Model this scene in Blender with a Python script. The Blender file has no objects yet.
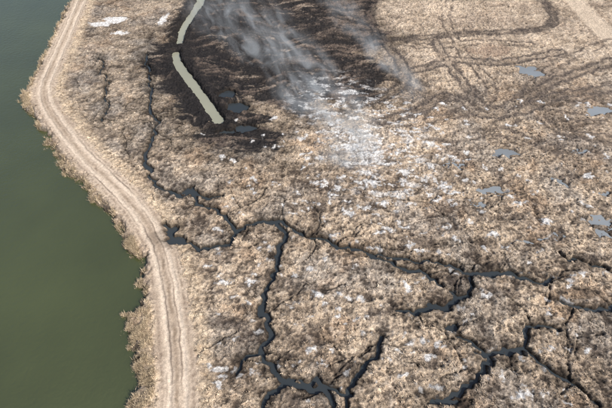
import bpy, math, numpy as np
from mathutils import Vector
rng=np.random.default_rng(7)
scene=bpy.context.scene
# ------------------------------------------------------------------ camera
H=50.0; TH=math.radians(48); TX=math.tan(math.radians(36.5))
cd=bpy.data.cameras.new("camera"); cam=bpy.data.objects.new("camera",cd); scene.collection.objects.link(cam)
cam.location=(0,0,H); cam.rotation_euler=(math.pi/2-TH,0,0)
cd.sensor_width=36; cd.lens=18/TX; cd.clip_start=0.5; cd.clip_end=9000
scene.camera=cam
# survey table: sighting -> ground coordinate in metres
def g(u,v):
    dx=(u-306)/306*TX; dy=(204-v)/306*TX
    t=H/(math.sin(TH)-dy*math.cos(TH))
    return (dx*t, t*(math.cos(TH)+dy*math.sin(TH)), t*TX/306)
def sm(a,b,x):
    t=np.clip((x-a)/(b-a),0,1); return t*t*(3-2*t)
# ------------------------------------------------------------------ noise
def noise2(x,y,seed=0):
    r=np.random.default_rng(seed+100); P=r.permutation(512).astype(np.int32); P=np.concatenate([P,P])
    A=r.random(1024)*2*np.pi; gx=np.cos(A); gy=np.sin(A)
    xi=np.floor(x).astype(np.int64); yi=np.floor(y).astype(np.int64); xf=x-xi; yf=y-yi
    u=xf*xf*xf*(xf*(xf*6-15)+10); v=yf*yf*yf*(yf*(yf*6-15)+10)
    def gr(i,j,fx,fy):
        h=P[(P[i&511]+(j&511))&1023]
        return gx[h]*fx+gy[h]*fy
    a=gr(xi,yi,xf,yf); b=gr(xi+1,yi,xf-1,yf); c=gr(xi,yi+1,xf,yf-1); d=gr(xi+1,yi+1,xf-1,yf-1)
    return (a+(b-a)*u+((c+(d-c)*u)-(a+(b-a)*u))*v)*1.45
def fbm(x,y,s,oct=4,seed=0,gain=.5):
    o=0;a=1;f=1/s;t=0
    for i in range(oct):
        o=o+a*noise2(x*f+i*17.3,y*f-i*9.1,seed+i*7); t+=a; a*=gain; f*=2.03
    return o/t*1.5
# ------------------------------------------------------------------ grid
def grow(start,step,end,k=1.18):
    out=[];p=start;s=step
    while p<end:
        s*=k;p+=s;out.append(p)
    return out
xs=list(np.arange(-38,52,0.105))
xr=list(np.arange(52.1,100,0.2)); xl=list(np.arange(-38.2,-100,-0.2))
X1=np.array(sorted([-q for q in grow(-xl[-1],.3,2500)]+xl+xs+xr+grow(xr[-1],.3,2500)))
ys=[9.0]
while ys[-1]<134: ys.append(ys[-1]+0.072+0.0011*(ys[-1]-9))
Y1=np.array(sorted([-q for q in grow(-9,.3,600)]+ys+grow(ys[-1],.3,4000)))
NX,NY=len(X1),len(Y1)
X,Y=np.meshgrid(X1,Y1)
print("grid",NX,NY,NX*NY)
def crom(pts,n=6):
    P=[np.array(p,float) for p in pts]; P=[2*P[0]-P[1]]+P+[2*P[-1]-P[-2]]; out=[]
    for i in range(1,len(P)-2):
        for k in range(n):
            t=k/n
            out.append(.5*((2*P[i])+(-P[i-1]+P[i+1])*t+(2*P[i-1]-5*P[i]+4*P[i+1]-P[i+2])*t*t+(-P[i-1]+3*P[i]-3*P[i+1]+P[i+2])*t**3))
    out.append(P[-2]); return out
w1=fbm(X,Y,2.2,3,11); w2=fbm(X,Y,2.2,3,12)
def seg_field(lines,warp=0.0,margin=6.0,F=None):
    if F is None: F=np.full(X.shape,99.0)
    for L in lines:
        for p,q in zip(L[:-1],L[1:]):
            m=margin
            x0=np.searchsorted(X1,min(p[0],q[0])-m); x1=np.searchsorted(X1,max(p[0],q[0])+m)
            y0=np.searchsorted(Y1,min(p[1],q[1])-m); y1=np.searchsorted(Y1,max(p[1],q[1])+m)
            if x1<=x0 or y1<=y0: continue
            s=(slice(y0,y1),slice(x0,x1))
            xx=X[s]; yy=Y[s]
            if warp: xx=xx+warp*w1[s]; yy=yy+warp*w2[s]
            dx,dy=q[0]-p[0],q[1]-p[1]; l2=dx*dx+dy*dy+1e-9
            t=np.clip(((xx-p[0])*dx+(yy-p[1])*dy)/l2,0,1)
            d=np.hypot(xx-p[0]-t*dx,yy-p[1]-t*dy)-(p[2]+t*(q[2]-p[2]))
            F[s]=np.minimum(F[s],d)
    return F
def frac(P,amp=.16,minl=.9):
    P=[np.array(p,float) for p in P]
    for _ in range(5):
        out=[P[0]]; ch=False
        for a,b in zip(P[:-1],P[1:]):
            d=b-a; l=math.hypot(d[0],d[1])
            if l>minl:
                m=(a+b)/2; k=rng.normal()*amp; m[0]+=-d[1]*k; m[1]+=d[0]*k; m[2]=max(.05,m[2]*rng.uniform(.66,1.36)); out.append(m); ch=True
            out.append(b)
        P=out
        if not ch: break
    return P
def line(pts,w,n=5,jit=0.0,ws=1.0):
    P=[]
    for i,(u,v) in enumerate(pts):
        a=g(u,v); ww=w[i] if isinstance(w,(list,tuple)) else w
        P.append((a[0],a[1],a[2]*ww/2*ws))
    if jit: return frac(crom(P,2),jit)
    return crom(P,n)
def inpoly(poly):
    inside=np.zeros(X.shape,bool)
    n=len(poly)
    for i in range(n):
        x0,y0=poly[i][:2]; x1,y1=poly[(i+1)%n][:2]
        if y0==y1: continue
        c=((y0>Y)!=(y1>Y))
        xi=(x1-x0)*(Y-y0)/(y1-y0)+x0
        inside^=c&(X<xi)
    return inside
def region(pts,soft=8.0):
    P=[g(u,v)[:2] for u,v in pts]
    ins=inpoly(P); L=[(p[0],p[1],0.0) for p in P]; L.append(L[0])
    d=seg_field([L],margin=soft)
    d=np.minimum(d,soft)
    return np.where(ins,-d,d)
def blobs(lst,warp=.5):
    F=np.full(X.shape,99.0)
    for (u,v,ru,rv) in lst:
        cx,cy,s=g(u,v); a=ru*s; top=g(u,v-rv)[1]; bot=g(u,v+rv)[1]; b=(top-bot)/2; cy=(top+bot)/2
        m=4+max(a,b)
        x0,x1=np.searchsorted(X1,[cx-m,cx+m]); y0,y1=np.searchsorted(Y1,[cy-m,cy+m])
        s_=(slice(y0,y1),slice(x0,x1))
        q=np.hypot((X[s_]+warp*w1[s_]-cx)/a,(Y[s_]+warp*w2[s_]-cy)/b)
        F[s_]=np.minimum(F[s_],(q-1)*min(a,b))
    return F
# ------------------------------------------------------------------ features
shore=[(120,460),(127,408),(133,390),(130,365),(128,335),(119,312),(141,296),(138,276),(139,258),(124,246),(118,230),(104,208),(84,188),(64,168),(50,147),(38,122),(24,108),(21,96),(30,78),(42,55),(54,30),(64,10),(72,-8),(84,-30),(98,-60)]
SP=[g(u,v) for u,v in shore]; SP=[(p[0],p[1],0.0) for p in crom([(a,b,0) for a,b,_ in SP],5)]
SP=[(SP[0][0]-6,-300,0)]+SP+[(SP[-1][0]+30,700,0)]
lakepoly=SP+[(-2600,700),(-2600,-300)]
ins=inpoly([(p[0],p[1]) for p in lakepoly])
d=seg_field([SP],warp=.9,margin=14); d=np.minimum(d,14)
SD=np.where(ins,-d,d)+0.6*fbm(X,Y,1.1,3,21)+.8*fbm(X,Y,4,2,22)   # + land / - lake
road=[(178,440),(178,408),(178,375),(175,340),(172,310),(167,280),(160,252),(148,226),(129,201),(106,178),(83,155),(63,130),(48,107),(45,88),(57,58),(70,28),(81,2),(92,-22),(104,-50)]
RD=seg_field([line(road,0.0)],warp=.2,margin=9)
RD2=seg_field([line([(33,104),(44,126),(62,150),(84,172),(108,196),(128,218),(143,239),(152,260),(158,290),(160,320),(163,350),(163,380),(162,410)],0.0)],warp=.3,margin=5)
WS=.42
cdef=[
 ([(146,52),(151,80),(150,103),(156,125),(148,148),(151,168),(164,189),(187,193)],[2,3,2,3,3,4,4,5]),
 ([(192,186),(197,203),(216,208),(230,222),(237,232)],[5,5,4,4,5]),
 ([(165,224),(172,238),(195,246),(214,247),(231,240),(238,228),(257,221),(284,222),(302,233),(330,241),(366,251),(395,265),(428,274),(443,284)],[6,7,6,7,6,6,6,5,4,5,4,4,4,4]),
 ([(275,221),(286,233),(279,250),(277,270),(265,291),(263,315),(271,336),(261,350),(268,362),(281,378),(291,384),(320,386),(330,398),(334,415)],[4,6,6,5,6,6,6,4,5,8,9,6,5,5]),
 ([(291,382),(270,392),(262,405),(260,418)],[8,8,7,6]),
 ([(365,251),(392,256),(425,259),(460,268),(500,274),(552,278)],[2,4,2,3,6,4]),
 ([(398,311),(420,309),(440,306),(457,299),(452,290)],[4,5,6,7,4]),
 ([(560,330),(546,325),(527,330),(524,346),(500,352),(486,352),(473,341),(456,336)],[3,4,4,5,6,6,4,2]),
 ([(486,352),(492,364),(478,380),(462,390),(446,398)],[6,6,5,6,4]),
 ([(382,335),(378,350),(362,370),(352,384),(346,405)],[2,3,5,5,4]),
 ([(524,346),(548,366),(574,384),(600,404)],[3,2,3,2]),
 ([(560,252),(590,262),(618,272)],[2,4,5]),
 ([(100,55),(106,78),(104,98),(112,120)],[1,1.6,1.6,1]),
 ([(190,190),(205,196),(222,196)],[5,4,2]),
 ([(262,350),(245,358),(236,372)],[2,4,2]),
 ([(470,275),(470,290),(458,298)],[2,2,4]),
 ([(560,300),(590,308),(616,305)],[2,3,3]),
 ([(300,380),(322,383),(338,392),(352,396)],[3,5,4,3]),
]
creeks=[line(a,b,jit=.17,ws=WS) for a,b in cdef]
gull=[]
def walk(x,y,a,L,w):
    P=[]; n=int(L/.9)+2
    for k in range(n):
        P.append((x,y,max(.015,w*(1-.85*k/n)))); a+=rng.normal()*.33
        x+=math.cos(a)*.9; y+=math.sin(a)*.9
        if rng.random()<.05 and L>5: walk(x,y,a+rng.choice([-1,1])*rng.uniform(.6,1.3),L*.5,w*.7)
    gull.append(P)
for c in creeks:
    for p,q in zip(c[:-1],c[1:]):
        if rng.random()<.07:
            a=math.atan2(q[1]-p[1],q[0]-p[0])+rng.choice([-1,1])*rng.uniform(.7,1.6)
            walk(p[0],p[1],a,rng.uniform(2,7),rng.uniform(.05,.12))
for _ in range(36):
    u=rng.uniform(190,612); v=rng.uniform(185,408); a=g(u,v)
    walk(a[0],a[1],rng.choice([0,math.pi])+rng.normal()*.5,rng.uniform(2,9),rng.uniform(.03,.09))
for _ in range(16):
    u=rng.uniform(70,200); v=rng.uniform(20,190); a=g(u,v)
    if v>150 and u<130: continue
    walk(a[0],a[1],-math.pi/2+rng.normal()*.5,rng.uniform(6,20),rng.uniform(.04,.12))
GU=seg_field(gull,warp=.2,margin=2.2)
CR=seg_field(creeks,warp=.3,margin=4)
CR=np.minimum(CR,blobs([(171,230,6,5),(176,240,9,3),(189,190,6,3.5),(288,382,7,3.5),(237,107,11,5),(227,93,8,3.6),(246,127,12,3.4),(226,131,7,2.4),(500,273,9,1.6),(440,306,7,2),(484,353,5,2),(516,351,6,2),(446,400,8,1.6),(452,325,4,2.4)],.7))
canal=[line([(206,-20),(200,0),(192,13),(183,27),(179,42)],[10,8,7,6,4]),
       line([(175,51),(179,64),(190,79),(202,95),(211,108),(219,120)],[5.5,7.5,8,8,8.5,9])]
CA=seg_field(canal,warp=.25,margin=6)+.16*fbm(X,Y,.9,2,26)
PU=blobs([(530,70,9,5),(601,110,11,3.6),(506,152,12,2.9),(600,219,12,2.9),(604,234,7,1.8),(490,190,13,2.7),(559,182,7,1.8),(602,192,7,1.8),(455,163,7,1.5),(548,237,7,1.5),(482,203,5,1.3),(520,240,6,1.2),(585,150,7,1.4)],1.6)
# burn
BU=region([(207,-30),(385,-30),(376,2),(368,14),(373,26),(388,38),(376,47),(352,56),(380,66),(392,78),(360,84),(372,96),(340,101),(318,93),(300,112),(268,102),(246,90),(242,100),(258,112),(266,128),(276,148),(236,150),(210,142),(188,118),(163,86),(149,66),(155,45),(176,46),(189,30),(203,6)],12)
bw=fbm(X,Y,16,3,48); bw2=fbm(X,Y,16,3,49)
BU=BU-.8+4.2*fbm(X*.35+.12*Y,Y*1.2,4,6,41,.68)
burn=sm(1.0,-1.0,BU)
bx_=X+9*bw; by_=Y+5*bw2
streak=fbm(bx_*.28+.16*by_,by_*1.1-.14*bx_,3.2,6,43,.68)
# tracks
def T_(p): return line(p,0.)
T=[T_([(374,-8),(370,20),(386,39),(430,36),(475,33),(522,31),(549,26),(552,12),(540,-4)]),
 T_([(386,76),(425,68),(455,60),(500,62),(560,52)]),
 T_([(622,58),(585,70),(552,82),(522,98),(497,110),(478,104),(468,88),(452,68),(436,42)]),
 T_([(380,122),(420,110),(441,97),(462,100),(482,114),(522,110),(560,95),(618,88)]),
 T_([(470,62),(490,84),(486,100),(462,112),(430,120)]),
 T_([(370,60),(330,70),(270,62)]), T_([(366,40),(300,34),(235,30)]),
 T_([(372,22),(320,14),(250,12)]), T_([(380,76),(320,84),(262,80)]),
 T_([(520,98),(560,130),(618,140)]), T_([(612,40),(560,62),(530,88)]),
 T_([(450,-6),(446,20),(460,48),(470,62)]),T_([(500,124),(540,112),(590,118),(620,112)]),
 T_([(402,128),(450,138),(500,132),(560,150)]),T_([(540,90),(575,98),(612,84)]),
 T_([(383,42),(400,62),(402,84),(380,98),(352,104)]),T_([(388,40),(430,46),(480,42),(530,44)])]
TD=seg_field(T,warp=.8,margin=5); TD0=seg_field([T[0]],warp=.8,margin=5)
TS=seg_field([T[1],T[2],T[3],T[15]],warp=.8,margin=5)
rut=np.exp(-((np.abs(TD)-1.05)/.48)**2)*sm(-.8,-.2,fbm(X,Y,6,2,45)); rutd=np.exp(-((TD0)/(1.4+.7*w1))**2)*sm(-.9,.0,fbm(X,Y,5,3,46))
ruts=np.maximum(np.exp(-((np.abs(TS)-1.1)/.55)**2),.45*np.exp(-(TS/1.6)**2))
RC=seg_field([line([(540,-30),(572,-2),(595,22),(625,52)],0.)],warp=.5,margin=9)
# ------------------------------------------------------------------ height
nb=fbm(X,Y,14,3,51); nm=fbm(X,Y,2.4,4,52,.6); nf=fbm(X,Y,.62,3,53,.6); ns=fbm(X*.8+.4*Y,Y*1.1-.2*X,5,4,54,.6)
nh=fbm(X,Y,1.1,4,58,.65)
flat=np.clip(sm(2.9,2.0,np.abs(RD)+.4*nm)+sm(2.8,2.2,RC),0,1)
rough=1-.85*flat
hum=np.abs(fbm(X,Y,1.5,4,57,.6))
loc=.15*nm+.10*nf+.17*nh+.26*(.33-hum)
Z=.12*nb+rough*loc-.09*rut*(1-burn)
Z+=.35*sm(6,2.5,np.abs(RD))
Z-=.08*np.exp(-((RD-.9)/.28)**2)
Z-=.14*burn*rut; Z+=burn*.25*streak
Z+=.45*sm(3.4,1.4,CA)*sm(.3,1.2,CA)*(.6+.6*nm)
def carve(Z,S,a,b,zb): c=sm(a,b,S); return Z*(1-c)+zb*c
gd=sm(.22,-.04,GU+.10*nf+.05)*(1-flat)*sm(.3,1.2,SD)*(1-burn); Z-=.28*gd
Z=carve(Z,CR+.10*nf,.34,-.10,-1.05)
Z=carve(Z,CA+.08*nf,.6,-.2,-1.5)
Z=carve(Z,PU+.30*nf+.2*nm,.9,-.5,-.42)
Z=carve(Z,SD,1.5,-1.6,-2.6)
Z=np.where(SD<-6,-3.2,Z)
LZ,CZ,KZ,PZ=-.85,-.50,-.7,-.27
# ------------------------------------------------------------------ colour
def C(r,g_,b): return np.array([r,g_,b])
O=np.ones(3)
def mix(a,b,t): return a*(1-t[...,None])+b*t[...,None]
near=sm(75,28,Y)
k=np.clip(.58+.55*nm*(.6+.6*near)+.36*nf+.35*nh+.42*nb+.45*ns-.06*near,0,1)
col=mix(C(.125,.095,.070)*O,C(.54,.43,.315)*O,k)
t1=sm(.0,.45,fbm(X,Y,9,3,61)); col=mix(col,col*C(.84,.91,1.02),t1*.8)
t2=sm(.15,.5,fbm(X,Y,8,4,62)); col=mix(col,col*C(1.0,.89,.80),t2*.6)
pf=sm(62,105,Y)*sm(-15,18,X); col=mix(col,mix(C(.33,.26,.19)*O,C(.60,.485,.365)*O,np.clip(.52+.6*nm+.9*nb+.3*nh,0,1)),pf*.75)
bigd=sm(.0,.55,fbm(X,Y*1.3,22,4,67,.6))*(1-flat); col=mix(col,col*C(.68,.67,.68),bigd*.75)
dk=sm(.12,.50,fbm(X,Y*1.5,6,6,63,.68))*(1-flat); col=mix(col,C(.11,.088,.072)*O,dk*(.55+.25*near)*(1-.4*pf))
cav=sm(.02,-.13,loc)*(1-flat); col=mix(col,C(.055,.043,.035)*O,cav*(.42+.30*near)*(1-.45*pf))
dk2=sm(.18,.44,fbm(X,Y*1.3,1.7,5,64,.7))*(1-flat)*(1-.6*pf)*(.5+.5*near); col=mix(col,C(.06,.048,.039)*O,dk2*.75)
lt2=sm(.12,.5,fbm(X,Y*1.4,2.2,5,65,.7))*(1-flat)*(1-cav); col=mix(col,C(.60,.495,.385)*O,lt2*.55)
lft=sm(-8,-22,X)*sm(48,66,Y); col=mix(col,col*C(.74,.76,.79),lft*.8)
col=mix(col,C(.05,.042,.036)*O,gd*.9)
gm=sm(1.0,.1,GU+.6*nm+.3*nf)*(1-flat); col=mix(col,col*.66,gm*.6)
band=sm(.8,2.0,SD)*np.maximum(sm(9,6,SD),sm(5,3.2,np.abs(RD)))
bandm=band*sm(6.5,4.2,np.abs(RD)+1.0*nm)
col=mix(col,mix(C(.26,.20,.14)*O,C(.60,.48,.345)*O,np.clip(.60+.6*nm+.6*nf,0,1)),bandm*.85)
# dirt road
r_=sm(2.8,1.8,np.abs(RD)+.8*nm+.3*nf)
rc=mix(C(.38,.30,.225)*O,C(.58,.475,.37)*O,np.clip(.5+.6*nm+.45*nb,0,1))
rc=mix(rc,C(.62,.52,.41)*O,np.exp(-((RD-.95)/.38)**2)*.7)
rc=mix(rc,C(.25,.19,.135)*O,np.exp(-(RD/.30)**2)*np.clip(.6+.9*nm,0,1))
rc=mix(rc,C(.14,.105,.08)*O,np.exp(-((RD-1.25)/.11)**2)*np.clip(.4+1.3*nb+.5*nm,0,1)*.95)
rc=mix(rc,C(.14,.105,.08)*O,np.exp(-((RD-.6)/.10)**2)*np.clip(.3-1.3*nb+.5*nm,0,1)*.9)
rc=mix(rc,C(.20,.15,.11)*O,np.exp(-((RD-1.8)/.2)**2)*np.clip(.5+.9*nf+.5*nm,0,1))
col=mix(col,rc,r_)
col=mix(col,C(.16,.125,.095)*O,np.exp(-(RD2/.25)**2)*np.clip(.6+nm,0,1)*.7*(1-r_))
col=mix(col,C(.56,.46,.35)*O*(1+.15*nm[...,None]),sm(3.8,2.2,RC+1.2*nm)*.75)
col=mix(col,C(.2,.15,.11)*O,np.exp(-((RC-3.6)/.4)**2)*.7*np.clip(.5+nm,0,1))
# tracks
sc1=sm(.3,-1.5,region([(462,48),(490,42),(515,48),(508,58),(475,58)],6)+2*nm); col=mix(col,C(.28,.20,.145)*O,sc1*.6)
col=mix(col,C(.10,.08,.066)*O,rut*(1-burn)*np.clip(.95+.6*nm,0,1)*.9)
col=mix(col,C(.10,.082,.07)*O,ruts*(1-burn)*np.clip(.85+.6*nm,0,1)*.9)
col=mix(col,C(.065,.053,.047)*O,rutd*.95*np.clip(.9+.8*nm,0,1))
# burned peat
bc=mix(C(.016,.015,.016)*O,C(.13,.10,.08)*O,sm(-.08,.5,streak+.25*nm+.15*nf+.20*sm(0,20,X+4)-.12*sm(-4,-20,X)))
bc=mix(bc,C(.28,.225,.175)*O,sm(.28,.58,fbm(bx_*.33+.1*by_,by_,3.5,6,66,.68))*.8)
bc=mix(bc,C(.016,.014,.014)*O,np.clip(rut*1.2,0,1)*.85)
col=mix(col,bc,burn*.97)
col=mix(col,C(.020,.018,.018)*O,sm(4.6,1.4,CA+2.0*nm)*sm(53,60,Y)*(.92))
sf=sm(9,0,BU+5*nm)*(1-burn); col=mix(col,col*.5,sf*.8)
# ash
ar=region([(300,78),(345,72),(400,98),(425,128),(440,165),(425,200),(380,212),(350,190),(330,160),(312,130),(285,105)],10)
am=sm(3,-5,ar)*sm(.06,.40,fbm(X*.6+.1*Y,Y*1.4,2.1,6,71,.7)+.10*np.abs(nm))
core=sm(1.0,-2.5,region([(322,120),(362,134),(382,156),(372,166),(345,156)],8)+1.8*nm)*sm(-.4,.2,nf+nm)
am=np.clip(am*.8+core*.85,0,1)
sp=[(427,356,5,4.2),(405,286,4.4,5),(411,246,3,4),(493,234,5,2.8),(318,296,4.6,2.8),(313,349,4.6,2.8),(225,283,6,3),(523,396,5,3.4),(252,281,4.4,2),(420,250,3.4,1.8),(362,318,3.4,1.8),(398,352,3.4,1.8),(548,222,3.4,1.8),(337,187,4.6,2.6),(446,186,4.6,2.2),(372,182,7,2.6),(402,172,6,2.2),(428,143,7,2.2),(220,386,3.4,3),(568,282,4.4,2),(350,212,5,2),(470,222,3.4,1.8),(115,20,11,3),(100,24,10,2.4),(163,20,3,5),(120,33,7,1.8),(335,237,3,1.6),(485,295,3.4,1.8),(384,202,6,2),(590,175,5,2),(455,192,6,2),(505,275,9,1.4),(520,205,5,1.6)]
for i in range(300):
    u=rng.uniform(200,610); v=rng.uniform(100,405); r=rng.uniform(.4,1.35); sp.append((u,v,r*1.4,r*.85))
for i in range(120):
    u=rng.normal(400,58); v=rng.normal(168,35); r=rng.uniform(.6,2.0)
    if v>95 and u>290: sp.append((u,v,r*1.6,r*.7))
AS=blobs(sp,.75)
am2=sm(.22,-.15,AS+.55*nf+.35*nm)
am=np.clip(np.maximum(am,am2*.95),0,1)
col=mix(col,mix(C(.44,.42,.395)*O,C(.80,.795,.78)*O,np.clip(.65+.6*nf+.3*nm,0,1)),am*(1-flat)*.9)
Z+=.10*am2*(1-flat)
wm=np.maximum(sm(.42,.05,CR+.2*nf),sm(.8,.1,PU+.2*nf)*.5)
col=mix(col,C(.035,.029,.025)*O,np.clip(wm,0,1)*.92)
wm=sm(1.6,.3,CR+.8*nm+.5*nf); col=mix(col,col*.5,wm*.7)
col=mix(col,C(.10,.08,.05)*O,sm(.7,.1,SD+.5*nm)*.8)
col=mix(col,C(.02,.022,.014)*O,sm(0,-1,SD)*.9)
col=np.clip(col*1.04,.008,.82)
# ------------------------------------------------------------------ mesh builder
def grid_object(name,mask,Zv,mat,attrs=None,smooth=True):
    j,i=np.nonzero(mask)
    q=np.stack([j*NX+i,j*NX+i+1,(j+1)*NX+i+1,(j+1)*NX+i],1)
    used,inv=np.unique(q.ravel(),return_inverse=True)
    co=np.stack([X.ravel()[used],Y.ravel()[used],(Zv.ravel()[used] if isinstance(Zv,np.ndarray) else np.full(len(used),Zv))],1)
    me=bpy.data.meshes.new(name)
    me.vertices.add(len(used)); me.vertices.foreach_set("co",co.astype(np.float32).ravel())
    me.loops.add(q.size); me.loops.foreach_set("vertex_index",inv.astype(np.int32).ravel())
    me.polygons.add(len(q)); me.polygons.foreach_set("loop_start",np.arange(0,q.size,4,dtype=np.int32)); 
    me.polygons.foreach_set("use_smooth",np.full(len(q),smooth))
    me.update(calc_edges=True)
    if attrs is not None:
        a=me.attributes.new("tone","FLOAT_COLOR","POINT")
        c=np.concatenate([attrs.reshape(-1,3)[used],np.ones((len(used),1))],1)
        a.data.foreach_set("color",c.astype(np.float32).ravel())
    ob=bpy.data.objects.new(name,me); scene.collection.objects.link(ob); me.materials.append(mat); return ob
def fm(A): return (A[:-1,:-1]+A[1:,:-1]+A[:-1,1:]+A[1:,1:])/4
def newmat(n):
    m=bpy.data.materials.new(n); m.use_nodes=True; nt=m.node_tree; return m,nt,nt.nodes["Principled BSDF"]
def N(nt,t,**kw):
    n=nt.nodes.new(t)
    for a,b in kw.items(): setattr(n,a,b)
    return n
def ground_mat(name,contrast=1.0,bump=.5):
    m,nt,b=newmat(name); L=nt.links.new
    at=N(nt,"ShaderNodeAttribute",attribute_name="tone"); tc=N(nt,"ShaderNodeTexCoord")
    n1=N(nt,"ShaderNodeTexNoise"); n1.inputs["Scale"].default_value=2.4; n1.inputs["Detail"].default_value=7; n1.inputs["Roughness"].default_value=.8
    n2=N(nt,"ShaderNodeTexNoise"); n2.inputs["Scale"].default_value=9; n2.inputs["Detail"].default_value=3; n2.inputs["Roughness"].default_value=.7
    L(tc.outputs["Object"],n1.inputs["Vector"]); L(tc.outputs["Object"],n2.inputs["Vector"])
    r1=N(nt,"ShaderNodeMapRange"); r1.inputs[1].default_value=.35; r1.inputs[2].default_value=.65; r1.inputs[3].default_value=1-.60*contrast; r1.inputs[4].default_value=1+.55*contrast
    r2=N(nt,"ShaderNodeMapRange"); r2.inputs[1].default_value=.32; r2.inputs[2].default_value=.68; r2.inputs[3].default_value=1-.42*contrast; r2.inputs[4].default_value=1+.42*contrast
    L(n1.outputs[0],r1.inputs[0]); L(n2.outputs[0],r2.inputs[0])
    mu=N(nt,"ShaderNodeMath",operation="MULTIPLY"); L(r1.outputs[0],mu.inputs[0]); L(r2.outputs[0],mu.inputs[1])
    vm=N(nt,"ShaderNodeVectorMath",operation="SCALE"); L(at.outputs["Color"],vm.inputs[0]); L(mu.outputs[0],vm.inputs["Scale"])
    L(vm.outputs[0],b.inputs["Base Color"]); b.inputs["Roughness"].default_value=.95; b.inputs["Specular IOR Level"].default_value=.15
    ad=N(nt,"ShaderNodeMath",operation="MULTIPLY_ADD"); L(n2.outputs[0],ad.inputs[0]); ad.inputs[1].default_value=.4; L(n1.outputs[0],ad.inputs[2])
    bp=N(nt,"ShaderNodeBump"); bp.inputs["Strength"].default_value=bump; bp.inputs["Distance"].default_value=.25; L(ad.outputs[0],bp.inputs["Height"]); L(bp.outputs[0],b.inputs["Normal"])
    return m
mg=ground_mat("dry_marsh_soil",1.0,.7); mr=ground_mat("dirt_road_soil",.5,.35)
roadF=(fm(np.abs(RD))<2.2)&(fm(SD)>1.5)&(Y[:-1,:-1]<400)
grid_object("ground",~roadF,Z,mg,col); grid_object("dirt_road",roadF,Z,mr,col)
def water(name,base,rough,bs,sc_,dist=.05,ior=1.33,spec=.5):
    m,nt,b=newmat(name); L=nt.links.new
    tc=N(nt,"ShaderNodeTexCoord"); n=N(nt,"ShaderNodeTexNoise"); n.inputs["Scale"].default_value=sc_; n.inputs["Detail"].default_value=3
    L(tc.outputs["Object"],n.inputs["Vector"])
    bp=N(nt,"ShaderNodeBump"); bp.inputs["Strength"].default_value=bs; bp.inputs["Distance"].default_value=dist; L(n.outputs[0],bp.inputs["Height"]); L(bp.outputs[0],b.inputs["Normal"])
    n2=N(nt,"ShaderNodeTexNoise"); n2.inputs["Scale"].default_value=.06; n2.inputs["Detail"].default_value=4; L(tc.outputs["Object"],n2.inputs["Vector"])
    cr=N(nt,"ShaderNodeValToRGB"); cr.color_ramp.elements[0].position=.3; cr.color_ramp.elements[1].position=.7
    cr.color_ramp.elements[0].color=(*[c*.85 for c in base],1); cr.color_ramp.elements[1].color=(*[c*1.15 for c in base],1)
    L(n2.outputs[0],cr.inputs[0]); L(cr.outputs[0],b.inputs["Base Color"])
    b.inputs["Roughness"].default_value=rough; b.inputs["IOR"].default_value=ior; b.inputs["Specular IOR Level"].default_value=spec
    return m
grid_object("lake",fm(SD)<2.2,LZ,water("lake_water",(.056,.066,.024),.24,.8,1.6,.08,1.55,.9))
grid_object("canal",fm(CA)<1.0,KZ,water("canal_water",(.30,.30,.225),.1,.1,2,.05,1.4,.7))
grid_object("creek",(fm(CR)<.6)&(fm(SD)>1.0),CZ,water("creek_water",(.036,.043,.047),.06,.15,3,.05,1.4))
grid_object("puddle",(fm(PU)<1.1)&(fm(CR)>.7),PZ,water("puddle_water",(.22,.24,.25),.08,.06,3,.05,1.4,.8))
# ------------------------------------------------------------------ vegetation
def sample(A,x,y):
    i=np.clip(np.searchsorted(X1,x),0,NX-1); j=np.clip(np.searchsorted(Y1,y),0,NY-1); return A[j,i]
def tufts(name,x,y,h,spread,width,nb_,tone,mat):
    n=len(x); z=sample(Z,x,y)
    ang=rng.uniform(0,2*np.pi,(n,nb_)); lean=rng.uniform(.25,1.0,(n,nb_))*spread[:,None]
    hh=h[:,None]*rng.uniform(.5,1.1,(n,nb_)); bx=x[:,None]+rng.normal(0,.25,(n,nb_))*spread[:,None]; by=y[:,None]+rng.normal(0,.25,(n,nb_))*spread[:,None]
    pa=ang+rng.uniform(.9,2.2,(n,nb_)); wx=np.cos(pa)*width; wy=np.sin(pa)*width
    zb=np.broadcast_to(z[:,None]-.04,(n,nb_))
    V=np.empty((n,nb_,3,3)); V[:,:,0]=np.stack([bx-wx,by-wy,zb],-1); V[:,:,1]=np.stack([bx+wx,by+wy,zb],-1)
    V[:,:,2]=np.stack([bx+np.cos(ang)*lean,by+np.sin(ang)*lean,zb+hh],-1)
    V=V.reshape(-1,3); nf_=n*nb_
    me=bpy.data.meshes.new(name); me.vertices.add(len(V)); me.vertices.foreach_set("co",V.astype(np.float32).ravel())
    me.loops.add(nf_*3); me.loops.foreach_set("vertex_index",np.arange(nf_*3,dtype=np.int32)); me.polygons.add(nf_); me.polygons.foreach_set("loop_start",np.arange(0,nf_*3,3,dtype=np.int32)); me.update(calc_edges=True)
    c=tone[:,None,:]*rng.uniform(.75,1.25,(n,nb_,1)); c=np.repeat(c.reshape(-1,3),3,0); c=np.concatenate([c,np.ones((len(c),1))],1)
    a=me.attributes.new("tone","FLOAT_COLOR","POINT"); a.data.foreach_set("color",c.astype(np.float32).ravel())
    ob=bpy.data.objects.new(name,me); scene.collection.objects.link(ob); me.materials.append(mat)
mt,nt,b=newmat("dry_grass_blades"); at=N(nt,"ShaderNodeAttribute",attribute_name="tone"); nt.links.new(at.outputs["Color"],b.inputs["Base Color"]); b.inputs["Roughness"].default_value=.9; b.inputs["Specular IOR Level"].default_value=.1
M=105000
yy=12+112*rng.random(M)**1.5; xx=rng.uniform(-1,1,M)*(34+yy*.58)
ok=(sample(CR,xx,yy)>.35)&(sample(SD,xx,yy)>1.2)&(sample(np.abs(RD),xx,yy)>1.7+.8*rng.random(M))&(sample(CA,xx,yy)>1)&(sample(PU,xx,yy)>.7)&(sample(RC,xx,yy)>3)
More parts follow.
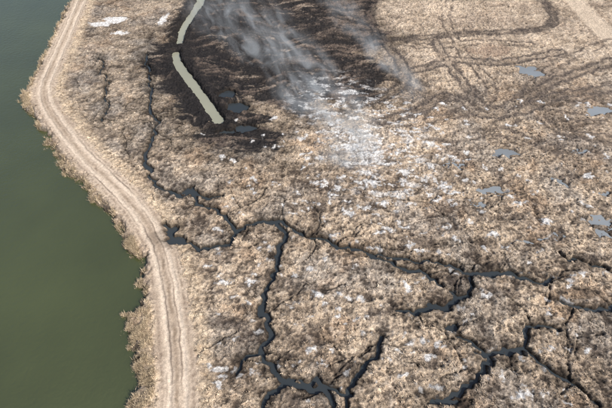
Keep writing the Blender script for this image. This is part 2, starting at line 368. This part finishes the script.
ok&=rng.random(M)>sample(burn,xx,yy)*.97
ok&=rng.random(M)<np.clip(.32+1.2*sample(nm,xx,yy)+.7*sample(ns,xx,yy),.02,1)
ok&=rng.random(M)>sample(am,xx,yy)
ok&=rng.random(M)>np.clip(sample(rut+rutd+ruts,xx,yy),0,1)
ok&=rng.random(M)>sample(dk2,xx,yy)*.6
ok&=rng.random(M)>sample(cav,xx,yy)*.8
ok&=rng.random(M)>sample(gd,xx,yy)
ok&=rng.random(M)>sample(pf,xx,yy)*.8
xx=xx[ok];yy=yy[ok];n=len(xx);print("tufts",n)
sz=rng.uniform(.4,1.5,n)
tone=(sample(col,xx,yy)*.85+np.array([.34,.272,.198])*.3)*np.where(rng.random((n,1))<.22,.4,1)*rng.uniform(.6,1.4,(n,1))
tufts("dry_grass",xx,yy,.20*sz,.22*sz,(.045*sz+.0004*yy)[:,None],6,np.clip(tone,0,.75),mt)
M=60000
L=np.array([p[:2] for p in SP[1:-1]]); seg=rng.integers(0,len(L)-1,M); t=rng.random(M)[:,None]
pp=L[seg]*(1-t)+L[seg+1]*t+rng.normal(0,1.9,(M,2)); xx,yy=pp[:,0],pp[:,1]
sd=sample(SD,xx,yy); dn=sample(nm,xx,yy)
ok=(sd>-.9)&(sd<3.2)&(rng.random(M)<np.clip(.30+1.6*dn,.02,1))&(sample(np.abs(RD),xx,yy)>2.6)&(yy>8)
xx=xx[ok];yy=yy[ok];n=len(xx);sz=rng.uniform(.4,1.3,n);sd=sd[ok]
g1=np.array([.52,.42,.29]);g2=np.array([.14,.125,.07]); tt=np.clip((.5-sd)/1.2+rng.normal(0,.25,n),0,1)[:,None]
tufts("reed_bed",xx,yy,.5*sz,.35*sz,.035,6,(g1*(1-tt)+g2*tt)*rng.uniform(.5,1.2,(n,1)),mt)
# ------------------------------------------------------------------ smoke
def smoke(name,a,b_,w0,h,dens,seed,wa,wb):
    A=np.array(g(*a)[:2]);B=np.array(g(*b_)[:2]);D=B-A;Ln=np.hypot(*D)
    bpy.ops.mesh.primitive_cube_add(size=2); ob=bpy.context.object; ob.name=name; ob.data.name=name
    ob.location=((A[0]+B[0])/2,(A[1]+B[1])/2,h/2+.25); ob.scale=(Ln/2,w0,h/2); ob.rotation_euler=(0,0,math.atan2(D[1],D[0]))
    m=bpy.data.materials.new(name+"_volume"); m.use_nodes=True; nt=m.node_tree; nt.nodes.clear(); L=nt.links.new
    out=N(nt,"ShaderNodeOutputMaterial"); pv=N(nt,"ShaderNodeVolumePrincipled"); L(pv.outputs[0],out.inputs["Volume"])
    pv.inputs["Color"].default_value=(.86,.94,1,1); pv.inputs["Anisotropy"].default_value=-.25
    tc=N(nt,"ShaderNodeTexCoord"); sx=N(nt,"ShaderNodeSeparateXYZ"); L(tc.outputs["Object"],sx.inputs[0])
    def M_(op,p,q=None,r=None,clamp=False):
        n=N(nt,"ShaderNodeMath",operation=op); n.use_clamp=clamp
        for i,vv in enumerate((p,q,r)):
            if vv is None: continue
            if isinstance(vv,(int,float)): n.inputs[i].default_value=vv
            else: L(vv,n.inputs[i])
        return n.outputs[0]
    u=M_("MULTIPLY_ADD",sx.outputs[0],.5,.5)
    mp=N(nt,"ShaderNodeMapping"); mp.inputs["Scale"].default_value=(Ln/2/9,w0/2.8,h/2/4); mp.inputs["Location"].default_value=(seed,seed*2,0); L(tc.outputs["Object"],mp.inputs[0])
    nz=N(nt,"ShaderNodeTexNoise"); nz.inputs["Scale"].default_value=1; nz.inputs["Detail"].default_value=5; nz.inputs["Roughness"].default_value=.62; nz.inputs["Distortion"].default_value=.8; L(mp.outputs[0],nz.inputs["Vector"])
    mp2=N(nt,"ShaderNodeMapping"); mp2.inputs["Scale"].default_value=(Ln/2/16,.35,0); mp2.inputs["Location"].default_value=(seed*3,0,0); L(tc.outputs["Object"],mp2.inputs[0])
    nw=N(nt,"ShaderNodeTexNoise"); nw.inputs["Scale"].default_value=1; nw.inputs["Detail"].default_value=1; L(mp2.outputs[0],nw.inputs["Vector"])
    yo=M_("MULTIPLY_ADD",M_("SUBTRACT",nw.outputs[0],.5),.9,sx.outputs[1])
    wid=M_("MULTIPLY_ADD",u,wb-wa,wa)
    yn=M_("DIVIDE",yo,wid); fy=M_("SUBTRACT",1,M_("MULTIPLY",yn,yn),clamp=True)
    z01=M_("MULTIPLY_ADD",sx.outputs[2],.5,.5)
    fz=M_("MULTIPLY",M_("SUBTRACT",1,z01,clamp=True),M_("MULTIPLY",z01,8,clamp=True))
    fu=M_("MULTIPLY",M_("MULTIPLY",u,14,clamp=True),M_("POWER",M_("SUBTRACT",1,u,clamp=True),.8))
    nn=M_("POWER",M_("MULTIPLY",M_("SUBTRACT",nz.outputs[0],.38),2.8,clamp=True),1.6)
    dd=M_("MULTIPLY",M_("MULTIPLY",M_("MULTIPLY",fy,fz),M_("MULTIPLY",fu,nn)),dens)
    L(dd,pv.inputs["Density"])
    m.cycles.volume_step_rate=.3
    ob.data.materials.append(m)
smoke("smoke_plume",(392,178),(208,-16),17,3.5,.52,3,.32,.95)
smoke("smoke_plume",(418,108),(322,-14),9,3,.45,8,.25,.85)
# ------------------------------------------------------------------ light
el=math.radians(44); az=math.radians(128)   # azimuth measured from +Y toward +X
S=Vector((math.sin(az)*math.cos(el),math.cos(az)*math.cos(el),math.sin(el)))
sl=bpy.data.lights.new("sun","SUN"); sl.energy=4.0; sl.angle=math.radians(1.0); sl.color=(1,.97,.93)
so=bpy.data.objects.new("sun",sl); scene.collection.objects.link(so); so.rotation_euler=S.to_track_quat('Z','Y').to_euler(); so.location=(0,0,120)
w=bpy.data.worlds.new("World"); scene.world=w; w.use_nodes=True; nt=w.node_tree
sk=nt.nodes.new("ShaderNodeTexSky"); sk.sky_type='NISHITA'; sk.sun_disc=False; sk.sun_elevation=el; sk.sun_rotation=az; sk.dust_density=4
nt.links.new(sk.outputs[0],nt.nodes["Background"].inputs[0]); nt.nodes["Background"].inputs[1].default_value=.15
scene.view_settings.view_transform='Standard'; scene.view_settings.look='None'; scene.view_settings.exposure=0
